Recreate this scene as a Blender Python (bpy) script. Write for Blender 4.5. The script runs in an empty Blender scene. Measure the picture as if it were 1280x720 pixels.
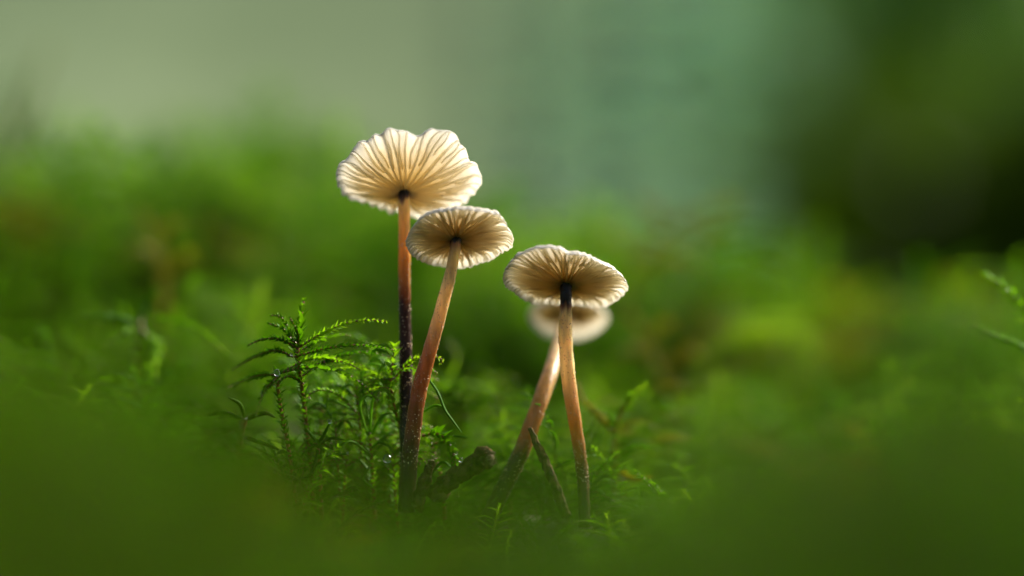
import bpy, math, random
import numpy as np
from mathutils import Vector, Matrix, noise as mnoise

# ------------------------------------------------------------------ camera, sky, sun, exposure
# 1 Blender unit = 1 cm (macro photograph of mushrooms a few centimetres tall)
scene = bpy.context.scene
scene.unit_settings.system = 'METRIC'
scene.unit_settings.scale_length = 0.01
COL = scene.collection

LENS, FPX, PITCH = 90.0, 3200.0, math.radians(6.0)
CAM = np.array([0.0, -25.0, 0.0])
FWD = np.array([0.0, math.cos(PITCH), math.sin(PITCH)])
UPV = np.array([0.0, -math.sin(PITCH), math.cos(PITCH)])
RGT = np.array([1.0, 0.0, 0.0])
cam_data = bpy.data.cameras.new('camera')
cam = bpy.data.objects.new('camera', cam_data)
COL.objects.link(cam)
cam.location = CAM
cam.rotation_euler = (math.pi / 2 + PITCH, 0, 0)
cam_data.lens = LENS
cam_data.sensor_width = 36.0
cam_data.clip_start = 0.2
cam_data.clip_end = 200000.0
cam_data.dof.use_dof = True
cam_data.dof.focus_distance = 24.75
APERTURE_RADIUS = 0.72
cam_data.dof.aperture_fstop = LENS * 1e-3 / (2 * APERTURE_RADIUS)
scene.camera = cam

SUN_EL, SUN_AZ = math.radians(36), math.radians(54)      # azimuth from +Y (behind the mushrooms) towards +X
world = bpy.data.worlds.new('World')
scene.world = world
world.use_nodes = True
wn = world.node_tree
sky = wn.nodes.new('ShaderNodeTexSky')
sky.sky_type = 'NISHITA'
sky.sun_disc = False
sky.sun_elevation = SUN_EL
sky.sun_rotation = SUN_AZ
sky.dust_density = 5.0
sky.air_density = 0.6
sky.ozone_density = 0.4
bgn = wn.nodes['Background']
bgn.inputs['Strength'].default_value = 0.12
wn.links.new(sky.outputs[0], bgn.inputs['Color'])

sun_data = bpy.data.lights.new('sun', 'SUN')
sun_data.energy = 4.2
sun_data.angle = math.radians(9)
sun_data.color = (1.0, 0.95, 0.86)
sun = bpy.data.objects.new('sun', sun_data)
COL.objects.link(sun)
sdir = Vector((math.sin(SUN_AZ) * math.cos(SUN_EL), math.cos(SUN_AZ) * math.cos(SUN_EL), math.sin(SUN_EL)))
sun.rotation_euler = sdir.to_track_quat('Z', 'Y').to_euler()
sun.location = (60, 60, 90)

scene.view_settings.view_transform = 'Standard'
scene.view_settings.look = 'None'
scene.view_settings.exposure = 1.2
scene.view_settings.gamma = 1.0
scene.view_settings.use_curve_mapping = False
scene.cycles.use_denoising = True
scene.cycles.max_bounces = 10
scene.cycles.transmission_bounces = 8
scene.cycles.transparent_max_bounces = 8
scene.cycles.sample_clamp_indirect = 6.0

rng = random.Random(11)
nrng = np.random.default_rng(11)


# ------------------------------------------------------------------ helpers
def P(px, py, d):
    """a point seen at pixel (px, py) of the 1280x720 photograph, d centimetres in front of the lens"""
    return CAM + d * (FWD + RGT * (px - 640.0) / FPX + UPV * (360.0 - py) / FPX)


def tag(o, label=None, cat=None, group=None, kind=None):
    if label: o['label'] = label
    if cat: o['category'] = cat
    if group: o['group'] = group
    if kind: o['kind'] = kind
    return o


def empty(name, loc):
    o = bpy.data.objects.new(name, None)
    o.empty_display_size = 0.1
    o.location = tuple(loc)
    COL.objects.link(o)
    return o


class MB:
    """collects geometry for ONE mesh"""
    def __init__(s):
        s.v, s.f, s.m, s.t, s.n = [], [], [], [], 0

    def add(s, verts, faces, mat=0, t=None):
        verts = np.asarray(verts, float)
        s.v.append(verts)
        s.t.append(np.zeros(len(verts)) if t is None else np.broadcast_to(np.asarray(t, float), (len(verts),)))
        n = s.n
        s.f.extend([tuple(i + n for i in f) for f in faces])
        s.m.extend([mat] * len(faces))
        s.n += len(verts)
        return s

    def mesh(s, name, mats, smooth=True):
        me = bpy.data.meshes.new(name)
        V = np.concatenate(s.v)
        me.from_pydata(V.tolist(), [], s.f)
        for m in mats: me.materials.append(m)
        me.polygons.foreach_set('material_index', s.m)
        me.polygons.foreach_set('use_smooth', [smooth] * len(s.f))
        at = me.attributes.new('along', 'FLOAT', 'POINT')
        at.data.foreach_set('value', np.concatenate(s.t).astype(np.float32))
        me.update()
        return me

    def build(s, name, mats, parent=None, smooth=True):
        if not isinstance(mats, (list, tuple)): mats = [mats]
        if parent is not None:
            off = np.array(world_loc(parent))
            s.v = [v - off for v in s.v]
        o = bpy.data.objects.new(name, s.mesh(name, mats, smooth))
        COL.objects.link(o)
        if parent is not None: o.parent = parent
        return o


def world_loc(o):
    l = Vector(o.location)
    while o.parent is not None:
        o = o.parent
        l += Vector(o.location)
    return l


def catmull(pts, n):
    """smooth curve through the points, n samples"""
    p = np.asarray(pts, float)
    p = np.vstack([2 * p[0] - p[1], p, 2 * p[-1] - p[-2]])
    k = len(p) - 3
    u = np.linspace(0, k, n)
    i = np.minimum(u.astype(int), k - 1)
    t = (u - i)[:, None]
    a, b, c, d = p[i], p[i + 1], p[i + 2], p[i + 3]
    return 0.5 * (2 * b + (c - a) * t + (2 * a - 5 * b + 4 * c - d) * t ** 2 + (-a + 3 * b - 3 * c + d) * t ** 3)


def frames(path):
    t = np.gradient(path, axis=0)
    t /= np.linalg.norm(t, axis=1)[:, None] + 1e-12
    ref = np.array([0.13, -0.97, 0.2])
    a = np.cross(t, ref)
    a /= np.linalg.norm(a, axis=1)[:, None] + 1e-12
    b = np.cross(t, a)
    return t, a, b


def tube(mb, path, rad, sides=8, mat=0, cap=True, wob=0.0, seed=0, t0=0.0, t1=1.0, freq=0.35, ridge=0.0):
    path = np.asarray(path, float)
    n = len(path)
    rad = np.broadcast_to(np.asarray(rad, float), (n,))
    t, a, b = frames(path)
    ang = np.linspace(0, 2 * np.pi, sides, endpoint=False)
    V = np.zeros((n, sides, 3))
    for j, g in enumerate(ang):
        r = rad.copy()
        if wob:
            r = r * np.array([1 + wob * mnoise.noise(Vector((i * freq, math.cos(g) * 1.3 + seed, math.sin(g) * 1.3))) for i in range(n)])
        if ridge:
            r = r * np.array([1 + ridge * mnoise.noise(Vector((i * .22 + seed, math.cos(g) * 5, math.sin(g) * 5))) for i in range(n)])
        V[:, j] = path + a * (math.cos(g) * r)[:, None] + b * (math.sin(g) * r)[:, None]
    V = V.reshape(-1, 3)
    F = [(i * sides + j, i * sides + (j + 1) % sides, (i + 1) * sides + (j + 1) % sides, (i + 1) * sides + j)
         for i in range(n - 1) for j in range(sides)]
    T = np.repeat(np.linspace(t0, t1, n), sides)
    if cap:
        V = np.vstack([V, path[0], path[-1]])
        T = np.append(T, [t0, t1])
        F += [(n * sides, (j + 1) % sides, j) for j in range(sides)]
        F += [(n * sides + 1, (n - 1) * sides + j, (n - 1) * sides + (j + 1) % sides) for j in range(sides)]
    mb.add(V, F, mat, T)


# ------------------------------------------------------------------ materials
def new_mat(name):
    m = bpy.data.materials.new(name)
    m.use_nodes = True
    nt = m.node_tree
    nt.nodes.clear()
    out = nt.nodes.new('ShaderNodeOutputMaterial')
    return m, nt, out


def N(nt, typ, **kw):
    n = nt.nodes.new(typ)
    for k, v in kw.items():
        if k.startswith('in_'):
            n.inputs[k[3:].replace('_', ' ')].default_value = v
        else:
            setattr(n, k, v)
    return n


def ramp(nt, stops, interp='LINEAR'):
    n = nt.nodes.new('ShaderNodeValToRGB')
    cr = n.color_ramp
    cr.interpolation = interp
    while len(cr.elements) < len(stops): cr.elements.new(0.5)
    for e, (p, c) in zip(cr.elements, stops):
        e.position = p
        e.color = (*c, 1)
    return n


def leaf_material(name, dark, mid, light, trans=0.45, rough=0.5, spec=0.12, noise_scale=6.0, patch=0.28):
    """thin leaf: reflected + transmitted light, each shoot its own shade, tips paler"""
    m, nt, out = new_mat(name)
    oi = N(nt, 'ShaderNodeObjectInfo')
    at = N(nt, 'ShaderNodeAttribute', attribute_name='along')
    tc = N(nt, 'ShaderNodeTexCoord')
    nz = N(nt, 'ShaderNodeTexNoise', in_Scale=noise_scale, in_Detail=3.0)
    nt.links.new(tc.outputs['Object'], nz.inputs['Vector'])
    s1 = N(nt, 'ShaderNodeMath', operation='MULTIPLY_ADD')
    s1.inputs[1].default_value = 0.45
    nt.links.new(oi.outputs['Random'], s1.inputs[0])
    s2 = N(nt, 'ShaderNodeMath', operation='MULTIPLY_ADD')
    s2.inputs[1].default_value = 0.30
    nt.links.new(at.outputs['Fac'], s2.inputs[0])
    s3 = N(nt, 'ShaderNodeMath', operation='MULTIPLY')
    s3.inputs[1].default_value = 0.40
    nt.links.new(nz.outputs['Fac'], s3.inputs[0])
    nt.links.new(s3.outputs[0], s2.inputs[2])
    nt.links.new(s2.outputs[0], s1.inputs[2])
    r = ramp(nt, [(0.12, dark), (0.5, mid), (0.95, light)])
    # patches where whole cushions grow paler or darker
    ge = N(nt, 'ShaderNodeNewGeometry')
    nw = N(nt, 'ShaderNodeTexNoise', in_Scale=patch, in_Detail=2.0)
    nt.links.new(ge.outputs['Position'], nw.inputs['Vector'])
    s4 = N(nt, 'ShaderNodeMath', operation='MULTIPLY_ADD')
    s4.inputs[1].default_value = 1.3
    s4.inputs[2].default_value = -0.65
    nt.links.new(nw.outputs['Fac'], s4.inputs[0])
    s5 = N(nt, 'ShaderNodeMath', operation='ADD')
    nt.links.new(s4.outputs[0], s5.inputs[0])
    nt.links.new(s1.outputs[0], s5.inputs[1])
    nt.links.new(s5.outputs[0], r.inputs['Fac'])
    pb = N(nt, 'ShaderNodeBsdfPrincipled', in_Roughness=rough)
    pb.inputs['Specular IOR Level'].default_value = spec
    nt.links.new(r.outputs['Color'], pb.inputs['Base Color'])
    tr = N(nt, 'ShaderNodeBsdfTranslucent')
    g = N(nt, 'ShaderNodeMix', data_type='RGBA', blend_type='MULTIPLY')
    g.inputs['Factor'].default_value = 1.0
    g.inputs[7].default_value = (1.38, 1.4, 0.5, 1)
    nt.links.new(r.outputs['Color'], g.inputs[6])
    nt.links.new(g.outputs[2], tr.inputs['Color'])
    mx = N(nt, 'ShaderNodeMixShader')
    mx.inputs[0].default_value = trans
    nt.links.new(pb.outputs[0], mx.inputs[1])
    nt.links.new(tr.outputs[0], mx.inputs[2])
    nt.links.new(mx.outputs[0], out.inputs['Surface'])
    return m


def plain_material(name, c1, c2, scale=4.0, rough=0.6, spec=0.4, bump=0.2, bscale=30.0, detail=6.0, coat=0.0):
    m, nt, out = new_mat(name)
    tc = N(nt, 'ShaderNodeTexCoord')
    nz = N(nt, 'ShaderNodeTexNoise', in_Scale=scale, in_Detail=detail)
    nt.links.new(tc.outputs['Object'], nz.inputs['Vector'])
    r = ramp(nt, [(0.35, c1), (0.66, c2)])
    nt.links.new(nz.outputs['Fac'], r.inputs['Fac'])
    pb = N(nt, 'ShaderNodeBsdfPrincipled', in_Roughness=rough)
    pb.inputs['Specular IOR Level'].default_value = spec
    pb.inputs['Coat Weight'].default_value = coat
    pb.inputs['Coat Roughness'].default_value = 0.2
    nt.links.new(r.outputs['Color'], pb.inputs['Base Color'])
    if bump:
        nb = N(nt, 'ShaderNodeTexNoise', in_Scale=bscale, in_Detail=4.0)
        nt.links.new(tc.outputs['Object'], nb.inputs['Vector'])
        bp = N(nt, 'ShaderNodeBump', in_Strength=bump, in_Distance=0.02)
        nt.links.new(nb.outputs['Fac'], bp.inputs['Height'])
        nt.links.new(bp.outputs[0], pb.inputs['Normal'])
    nt.links.new(pb.outputs[0], out.inputs['Surface'])
    return m


def flesh_material(name, inner, outer, sss=1.0, rad=(0.16, 0.12, 0.075), gill=False):
    """mushroom flesh, 'along' runs 0 at the stem to 1 at the margin"""
    m, nt, out = new_mat(name)
    at = N(nt, 'ShaderNodeAttribute', attribute_name='along')
    tc = N(nt, 'ShaderNodeTexCoord')
    nz = N(nt, 'ShaderNodeTexNoise', in_Scale=9.0, in_Detail=5.0)
    nt.links.new(tc.outputs['Object'], nz.inputs['Vector'])
    ad = N(nt, 'ShaderNodeMath', operation='MULTIPLY_ADD')
    ad.inputs[1].default_value = 0.35
    nt.links.new(nz.outputs['Fac'], ad.inputs[0])
    sb = N(nt, 'ShaderNodeMath', operation='SUBTRACT')
    sb.inputs[1].default_value = 0.175
    nt.links.new(at.outputs['Fac'], sb.inputs[0])
    nt.links.new(sb.outputs[0], ad.inputs[2])
    mid = tuple(0.5 * (a + b) for a, b in zip(inner, outer))
    r = ramp(nt, [(0.05, tuple(0.7 * c for c in inner)), (0.2, inner), (0.6, mid), (0.92, outer)])
    nt.links.new(ad.outputs[0], r.inputs['Fac'])
    pb = N(nt, 'ShaderNodeBsdfPrincipled', in_Roughness=0.5)
    pb.inputs['Specular IOR Level'].default_value = 0.3
    nt.links.new(r.outputs['Color'], pb.inputs['Base Color'])
    tr = N(nt, 'ShaderNodeBsdfTranslucent')
    nt.links.new(r.outputs['Color'], tr.inputs['Color'])
    nb = N(nt, 'ShaderNodeTexNoise', in_Scale=40.0, in_Detail=3.0)
    nt.links.new(tc.outputs['Object'], nb.inputs['Vector'])
    bp = N(nt, 'ShaderNodeBump', in_Strength=0.25, in_Distance=0.01)
    nt.links.new(nb.outputs['Fac'], bp.inputs['Height'])
    nt.links.new(bp.outputs[0], pb.inputs['Normal'])
    mx = N(nt, 'ShaderNodeMixShader')
    mx.inputs[0].default_value = 0.88 if gill else 0.61
    nt.links.new(pb.outputs[0], mx.inputs[1])
    nt.links.new(tr.outputs[0], mx.inputs[2])
    nt.links.new(mx.outputs[0], out.inputs['Surface'])
    return m


def stem_material(name, stops, rough=0.32):
    """'along' runs 0 at the foot to 1 under the cap; glossy, finely granular skin"""
    m, nt, out = new_mat(name)
    at = N(nt, 'ShaderNodeAttribute', attribute_name='along')
    tc = N(nt, 'ShaderNodeTexCoord')
    mp = N(nt, 'ShaderNodeMapping')
    mp.inputs['Scale'].default_value = (1.0, 1.0, 0.16)
    nt.links.new(tc.outputs['Object'], mp.inputs['Vector'])
    nz = N(nt, 'ShaderNodeTexNoise', in_Scale=26.0, in_Detail=5.0)
    nt.links.new(mp.outputs[0], nz.inputs['Vector'])
    ad = N(nt, 'ShaderNodeMath', operation='MULTIPLY_ADD')
    ad.inputs[1].default_value = 0.10
    nt.links.new(nz.outputs['Fac'], ad.inputs[0])
    sb = N(nt, 'ShaderNodeMath', operation='SUBTRACT')
    sb.inputs[1].default_value = 0.05
    nt.links.new(at.outputs['Fac'], sb.inputs[0])
    nt.links.new(sb.outputs[0], ad.inputs[2])
    r = ramp(nt, stops)
    nt.links.new(ad.outputs[0], r.inputs['Fac'])
    nv = N(nt, 'ShaderNodeTexNoise', in_Scale=14.0, in_Detail=4.0)
    nt.links.new(mp.outputs[0], nv.inputs['Vector'])
    rv = ramp(nt, [(0.3, (0.7, 0.68, 0.65)), (0.7, (1.3, 1.3, 1.3))])
    nt.links.new(nv.outputs['Fac'], rv.inputs['Fac'])
    mu = N(nt, 'ShaderNodeMix', data_type='RGBA', blend_type='MULTIPLY')
    mu.inputs['Factor'].default_value = 1.0
    nt.links.new(r.outputs['Color'], mu.inputs[6])
    nt.links.new(rv.outputs['Color'], mu.inputs[7])
    pb = N(nt, 'ShaderNodeBsdfPrincipled', in_Roughness=rough)
    pb.inputs['Subsurface Weight'].default_value = 1.0
    pb.inputs['Subsurface Radius'].default_value = (0.07, 0.045, 0.02)
    pb.inputs['Subsurface Scale'].default_value = 1.0
    pb.inputs['Specular IOR Level'].default_value = 0.35
    nt.links.new(mu.outputs[2], pb.inputs['Base Color'])
    nb = N(nt, 'ShaderNodeTexVoronoi', in_Scale=42.0)
    nt.links.new(tc.outputs['Object'], nb.inputs['Vector'])
    inv = N(nt, 'ShaderNodeMath', operation='SUBTRACT')
    inv.inputs[0].default_value = 1.0
    nt.links.new(nb.outputs['Distance'], inv.inputs[1])
    bp = N(nt, 'ShaderNodeBump', in_Strength=0.4, in_Distance=0.010)
    nt.links.new(inv.outputs[0], bp.inputs['Height'])
    nt.links.new(bp.outputs[0], pb.inputs['Normal'])
    tr = N(nt, 'ShaderNodeBsdfTranslucent')
    nt.links.new(mu.outputs[2], tr.inputs['Color'])
    mx = N(nt, 'ShaderNodeMixShader')
    mx.inputs[0].default_value = 0.38
    nt.links.new(pb.outputs[0], mx.inputs[1])
    nt.links.new(tr.outputs[0], mx.inputs[2])
    nt.links.new(mx.outputs[0], out.inputs['Surface'])
    return m


M = {}
M['moss'] = leaf_material('moss_leaf', (0.016, 0.058, 0.0007), (0.046, 0.152, 0.0016), (0.115, 0.25, 0.004), trans=0.52, spec=0.04)
M['moss_bright'] = leaf_material('moss_leaf_bright', (0.05, 0.16, 0.003), (0.115, 0.27, 0.006), (0.23, 0.40, 0.015), trans=0.55, spec=0.12)
M['moss_brown'] = leaf_material('moss_leaf_brown', (0.07, 0.06, 0.003), (0.15, 0.125, 0.005), (0.21, 0.21, 0.01))
M['moss_dark_shade'] = leaf_material('moss_leaf_dark_shade', (0.010, 0.026, 0.0003), (0.020, 0.052, 0.0005), (0.042, 0.095, 0.001), trans=0.4, spec=0.01)  # darkened copy of the moss, foreground shade painted into its leaf colour
M['moss_stem'] = plain_material('moss_stem', (0.13, 0.035, 0.008), (0.24, 0.10, 0.015), scale=8, rough=0.4, bump=0.3)
M['soil'] = plain_material('forest_soil', (0.018, 0.022, 0.006), (0.05, 0.045, 0.02), scale=1.2, rough=0.9, spec=0.2, bump=0.5, bscale=8)
M['hill'] = plain_material('hillside_grass', (0.26, 0.34, 0.145), (0.39, 0.48, 0.225), scale=0.004, rough=0.95, spec=0.1, bump=0.0)
M['twig'] = plain_material('twig_bark', (0.018, 0.010, 0.004), (0.13, 0.075, 0.022), scale=11, rough=0.75, spec=0.04, bump=0.9, bscale=26)
M['twig_wood'] = plain_material('twig_wood', (0.08, 0.05, 0.02), (0.2, 0.14, 0.065), scale=14, rough=0.7, spec=0.15, bump=0.6, bscale=40)
M['bark'] = plain_material('tree_bark', (0.035, 0.03, 0.02), (0.11, 0.09, 0.06), scale=0.08, rough=0.9, spec=0.2, bump=0.5, bscale=0.5)
M['spruce'] = leaf_material('spruce_needles_hazed', (0.17, 0.35, 0.43), (0.22, 0.42, 0.50), (0.28, 0.49, 0.56), trans=0.5, noise_scale=0.03, patch=0.004)  # needles paled and blued, distance haze is put into their colour
M['birch'] = leaf_material('broad_leaves', (0.10, 0.17, 0.05), (0.16, 0.25, 0.08), (0.24, 0.33, 0.12), trans=0.35, noise_scale=0.03, patch=0.004)
M['bush'] = leaf_material('dark_bush_leaves', (0.024, 0.050, 0.002), (0.040, 0.080, 0.003), (0.065, 0.115, 0.005), trans=0.3, noise_scale=0.05, patch=0.01, spec=0.03)

M['oak'] = leaf_material('green_tree_leaves', (0.045, 0.125, 0.030), (0.068, 0.175, 0.045), (0.10, 0.23, 0.06), trans=0.35, noise_scale=0.03, patch=0.006, spec=0.05)

m, nt, out = new_mat('water')
pbw = N(nt, 'ShaderNodeBsdfPrincipled', in_Roughness=0.10, in_IOR=1.33)
pbw.inputs['Transmission Weight'].default_value = 1.0
nt.links.new(pbw.outputs[0], out.inputs['Surface'])
M['water'] = m

# ------------------------------------------------------------------ ground: one sheet with the mossy hummock, out to the horizon
# height of the moss tops: distance from the lens (cm) against the place across the view
TD = np.array([4, 7, 10, 14, 18, 22, 25, 28, 32, 38, 46, 60], float)
TX = np.array([-200, 0, 160, 320, 480, 640, 800, 960, 1120, 1280, 1480], float)
TT = np.array([
    [880, 860, 860, 880, 900, 900, 880, 860, 850, 840, 860],     # 4
    [520, 540, 600, 680, 735, 745, 735, 660, 600, 570, 540],     # 7
    [430, 460, 510, 625, 690, 705, 685, 565, 510, 500, 490],     # 10
    [420, 440, 490, 615, 680, 695, 670, 545, 500, 490, 480],     # 14
    [420, 440, 480, 600, 665, 680, 660, 545, 500, 480, 470],     # 18
    [420, 440, 480, 590, 660, 680, 655, 555, 510, 480, 470],     # 22
    [430, 460, 500, 560, 630, 650, 625, 570, 540, 500, 480],     # 25
    [400, 420, 430, 460, 530, 600, 580, 550, 530, 500, 490],     # 28
    [350, 370, 350, 350, 440, 520, 505, 515, 530, 530, 530],     # 32
    [345, 355, 325, 285, 350, 440, 415, 485, 525, 535, 535],     # 38
    [355, 365, 335, 295, 355, 440, 415, 495, 540, 550, 550],     # 46
    [380, 390, 370, 330, 380, 450, 440, 530, 560, 570, 570],     # 60
], float)
MOSS_H = 1.3


def smooth_table(x, y):
    """height of the moss tops above the datum at world (x, y)"""
    d = (y - CAM[1])
    dd = np.clip(d, TD[0], TD[-1])
    px = np.clip(640 + FPX * x / np.maximum(dd, 6.0), TX[0], TX[-1])
    i = np.clip(np.searchsorted(TD, dd) - 1, 0, len(TD) - 2)
    j = np.clip(np.searchsorted(TX, px) - 1, 0, len(TX) - 2)
    u = (dd - TD[i]) / (TD[i + 1] - TD[i])
    w = (px - TX[j]) / (TX[j + 1] - TX[j])
    w = w * w * (3 - 2 * w)
    top = (TT[i, j] * (1 - u) * (1 - w) + TT[i + 1, j] * u * (1 - w) + TT[i, j + 1] * (1 - u) * w + TT[i + 1, j + 1] * u * w)
    v = (360 - top) / FPX
    z = CAM[2] + dd * (math.sin(PITCH) + math.cos(PITCH) * v) / (math.cos(PITCH) - math.sin(PITCH) * v)
    return z


def falloff(x, y):
    d = y - CAM[1]
    f = np.clip((d - 62) / 45, 0, 1) + np.clip((2 - d) / 20, 0, 1) + np.clip((np.abs(x) - 26) / 30, 0, 1)
    f = np.clip(f, 0, 1)
    return f * f * (3 - 2 * f)


FLOOR_Z = -14.0


def ground_z(x, y):
    x = np.asarray(x, float); y = np.asarray(y, float)
    z = smooth_table(x, y) - MOSS_H + 1.15 * np.exp(-((x + 0.15) / 2.0) ** 2 - ((y - 0.7) / 1.2) ** 2)   # low mound that carries the mushrooms
    f = falloff(x, y)
    z = z * (1 - f) + FLOOR_Z * f
    return z + 0.22 * np.sin(x * 2.1 + y * 0.7) * np.sin(y * 1.7 - x * 0.4) * (1 - f)


def axis_samples(lo, hi, step, far):
    core = np.arange(lo, hi + 1e-6, step)
    out_ = [1.0]
    while out_[-1] < far: out_.append(out_[-1] * 1.5)
    o = np.array(out_)
    return np.concatenate([lo - o[::-1], core, hi + o])


xs = axis_samples(-60, 60, 0.8, 60000)
ys = axis_samples(-55, 110, 0.8, 60000)
X, Y = np.meshgrid(xs, ys)
Z = ground_z(X, Y)
mb = MB()
nx, ny = len(xs), len(ys)
mb.add(np.stack([X, Y, Z], -1).reshape(-1, 3),
       [(j * nx + i, j * nx + i + 1, (j + 1) * nx + i + 1, (j + 1) * nx + i) for j in range(ny - 1) for i in range(nx - 1)])
ground = tag(mb.build('ground', M['soil']), 'dark forest soil under the moss, reaching to the trees', None, None, 'structure')

# pale grassy hillside far behind
mb = MB()
hx = np.linspace(-14000, 14000, 90)
hy = np.linspace(2600, 9000, 40)
HX, HY = np.meshgrid(hx, hy)
u = np.clip((HY - 2600) / 4600, 0, 1)
HZ = FLOOR_Z - 40 + 3400 * (u * u * (3 - 2 * u))
for a in range(HX.shape[0]):
    for b in range(HX.shape[1]):
        HZ[a, b] += 260 * u[a, b] * mnoise.fractal(Vector((HX[a, b] * 0.0006, HY[a, b] * 0.0006, 3.1)), 1.0, 2.0, 4)
mb.add(np.stack([HX, HY, HZ], -1).reshape(-1, 3),
       [(j * 90 + i, j * 90 + i + 1, (j + 1) * 90 + i + 1, (j + 1) * 90 + i) for j in range(39) for i in range(89)])
tag(mb.build('hillside', M['hill']), 'pale grassy hillside blurred far behind the moss', None, None, 'structure')


# ------------------------------------------------------------------ trees and bushes far behind
def leaf_cards(mb, pts, size, mat=0, droop=0.0):
    for p in pts:
        n = nrng.normal(size=3); n /= np.linalg.norm(n)
        a = np.cross(n, [0.3, 0.2, 1.0]); a /= np.linalg.norm(a)
        b = np.cross(n, a)
        s = size * nrng.uniform(0.6, 1.4)
        tip = p + a * s - np.array([0, 0, droop * s])
        mb.add([p - a * s * 0.6, p + b * s * 0.42 + n * s * 0.1, tip, p - b * s * 0.42 + n * s * 0.1],
               [(0, 1, 2), (0, 2, 3)], mat, [0, .5, 1, .5])


def broad_tree(base, height, radius, nleaf, leafsize, mat, name, label, cat, group=None, crown_low=0.3, squash=1.0, trunk_r=None):
    t = empty(name, base)
    base = np.asarray(base, float)
    tr = trunk_r or height * 0.02
    mb = MB()
    pth = catmull([base, base + [height * .02, 0, height * .3], base + [-height * .015, height * .01, height * .62], base + [0, 0, height * .93]], 16)
    tube(mb, pth, np.linspace(tr, tr * .25, 16), 8, 0, wob=0.2)
    tips = []
    for k in range(14):
        h = rng.uniform(crown_low + 0.05, .85)
        s = pth[int(h * 15)]
        g = rng.uniform(0, 2 * math.pi)
        L = radius * rng.uniform(.5, .95) * math.sin(math.pi * min(1, max(.15, (1 - h) / (1 - crown_low)))) ** .5
        e = s + np.array([math.cos(g) * L, math.sin(g) * L, L * rng.uniform(.2, .6)])
        tube(mb, catmull([s, (s + e) / 2 + [0, 0, L * .1], e], 6), np.linspace(tr * .4, tr * .08, 6), 5, 0)
        tips.append((s, e))
    mb.build('trunk', M['bark'], t)
    mb = MB()
    pts = []
    per = nleaf // len(tips)
    for s, e in tips:
        for q in range(per):
            f = rng.uniform(.3, 1.1)
            pts.append(s + (e - s) * f + nrng.normal(size=3) * radius * np.array([.17, .17, .15 * squash]))
    leaf_cards(mb, pts, leafsize, 0, .4)
    mb.build('crown', mat, t, smooth=False)
    return tag(t, label, cat, group)


def spruce_tree(base, height, radius, mat, name, label, cat, group):
    t = empty(name, base)
    base = np.asarray(base, float)
    mb = MB()
    tr = height * .014
    tube(mb, catmull([base, base + [0, 0, height * .5], base + [0, 0, height]], 10), np.linspace(tr, tr * .12, 10), 7, 0)
    nb = MB()
    tiers = 22
    for k in range(tiers):
        h = .06 + .9 * k / tiers
        R = radius * (1 - h) ** .85
        for q in range(9):
            g = rng.uniform(0, 2 * math.pi)
            L = R * rng.uniform(.75, 1.1)
            s = base + [0, 0, height * h]
            e = s + np.array([math.cos(g) * L, math.sin(g) * L, -L * rng.uniform(.15, .45)])
            tube(mb, [s, (s + e) / 2 + [0, 0, L * .06], e], [tr * .25, tr * .15, tr * .05], 4, 0, cap=False)
            side = np.array([-math.sin(g), math.cos(g), 0])
            for w in range(12):
                f = (w + 1) / 12
                c = s + (e - s) * f
                ww = L * .34 * (1.1 - f) + height * .008
                for sg in (-1, 1):
                    tip = c + side * sg * ww * rng.uniform(.7, 1.2) + (e - s) * .1 - np.array([0, 0, ww * .35])
                    d2 = (e - s) / np.linalg.norm(e - s) * ww * .16
                    nb.add([c - d2, c + d2, tip], [(0, 1, 2)], 0, [0, 0, 1])
    mb.build('trunk', M['bark'], t)
    nb.build('crown', mat, t, smooth=False)
    return tag(t, label, cat, group)


def far(px, d, z=None):
    p = P(px, 360, d)
    return np.array([p[0], p[1], FLOOR_Z if z is None else z])


for (px, d, h, r, lab) in [(615, 1700, 520, 85, 'blue green spruce behind the tallest mushroom, far away'), (715, 1500, 520, 90, 'blue green spruce behind the gap between the mushrooms, far away'),
                           (820, 1400, 560, 105, 'blue green spruce standing behind the oval tan cap, far away'), (930, 1700, 760, 130, 'tall blue green spruce, between the mushrooms and the dark bushes'),
                           (1040, 1900, 820, 150, 'tallest blue green spruce, rising behind the lowest dark bush')]:
    spruce_tree(far(px, d), h, r, M['spruce'], 'spruce_tree', lab, 'tree', 'spruces far behind the mushrooms')
broad_tree(far(1195, 520), 108, 56, 2600, 6.5, M['bush'], 'dark_bush', 'dense dark olive bush behind the moss, tallest of the bushes', 'bush', None, .02, 1.3)
broad_tree(far(1050, 700), 88, 54, 1500, 6.5, M['bush'], 'dark_bush', 'low dark olive bush between the spruces and the tallest bush', 'bush', None, .02, 1.3)
broad_tree(far(1360, 430), 105, 48, 2200, 6, M['bush'], 'dark_bush', 'dark olive bush partly cut off at the edge of the view', 'bush', None, .02, 1.3)
broad_tree(far(1235, 1000), 330, 120, 3200, 12, M['oak'], 'leafy_tree', 'mid green leafy tree rising behind the dark olive bushes', 'tree', None, .1, 1.3)
broad_tree(far(680, 900), 130, 62, 1500, 7.0, M['birch'], 'young_tree', 'light green young leafy tree blurred in front of the spruces', 'tree', None, .05, 1.2)
broad_tree(far(-90, 420), 95, 30, 1500, 5.0, M['birch'], 'leafy_bush', 'light green leafy bush at the side of the pale hillside', 'bush', None, .03, 1.4)
print('background done')

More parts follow.
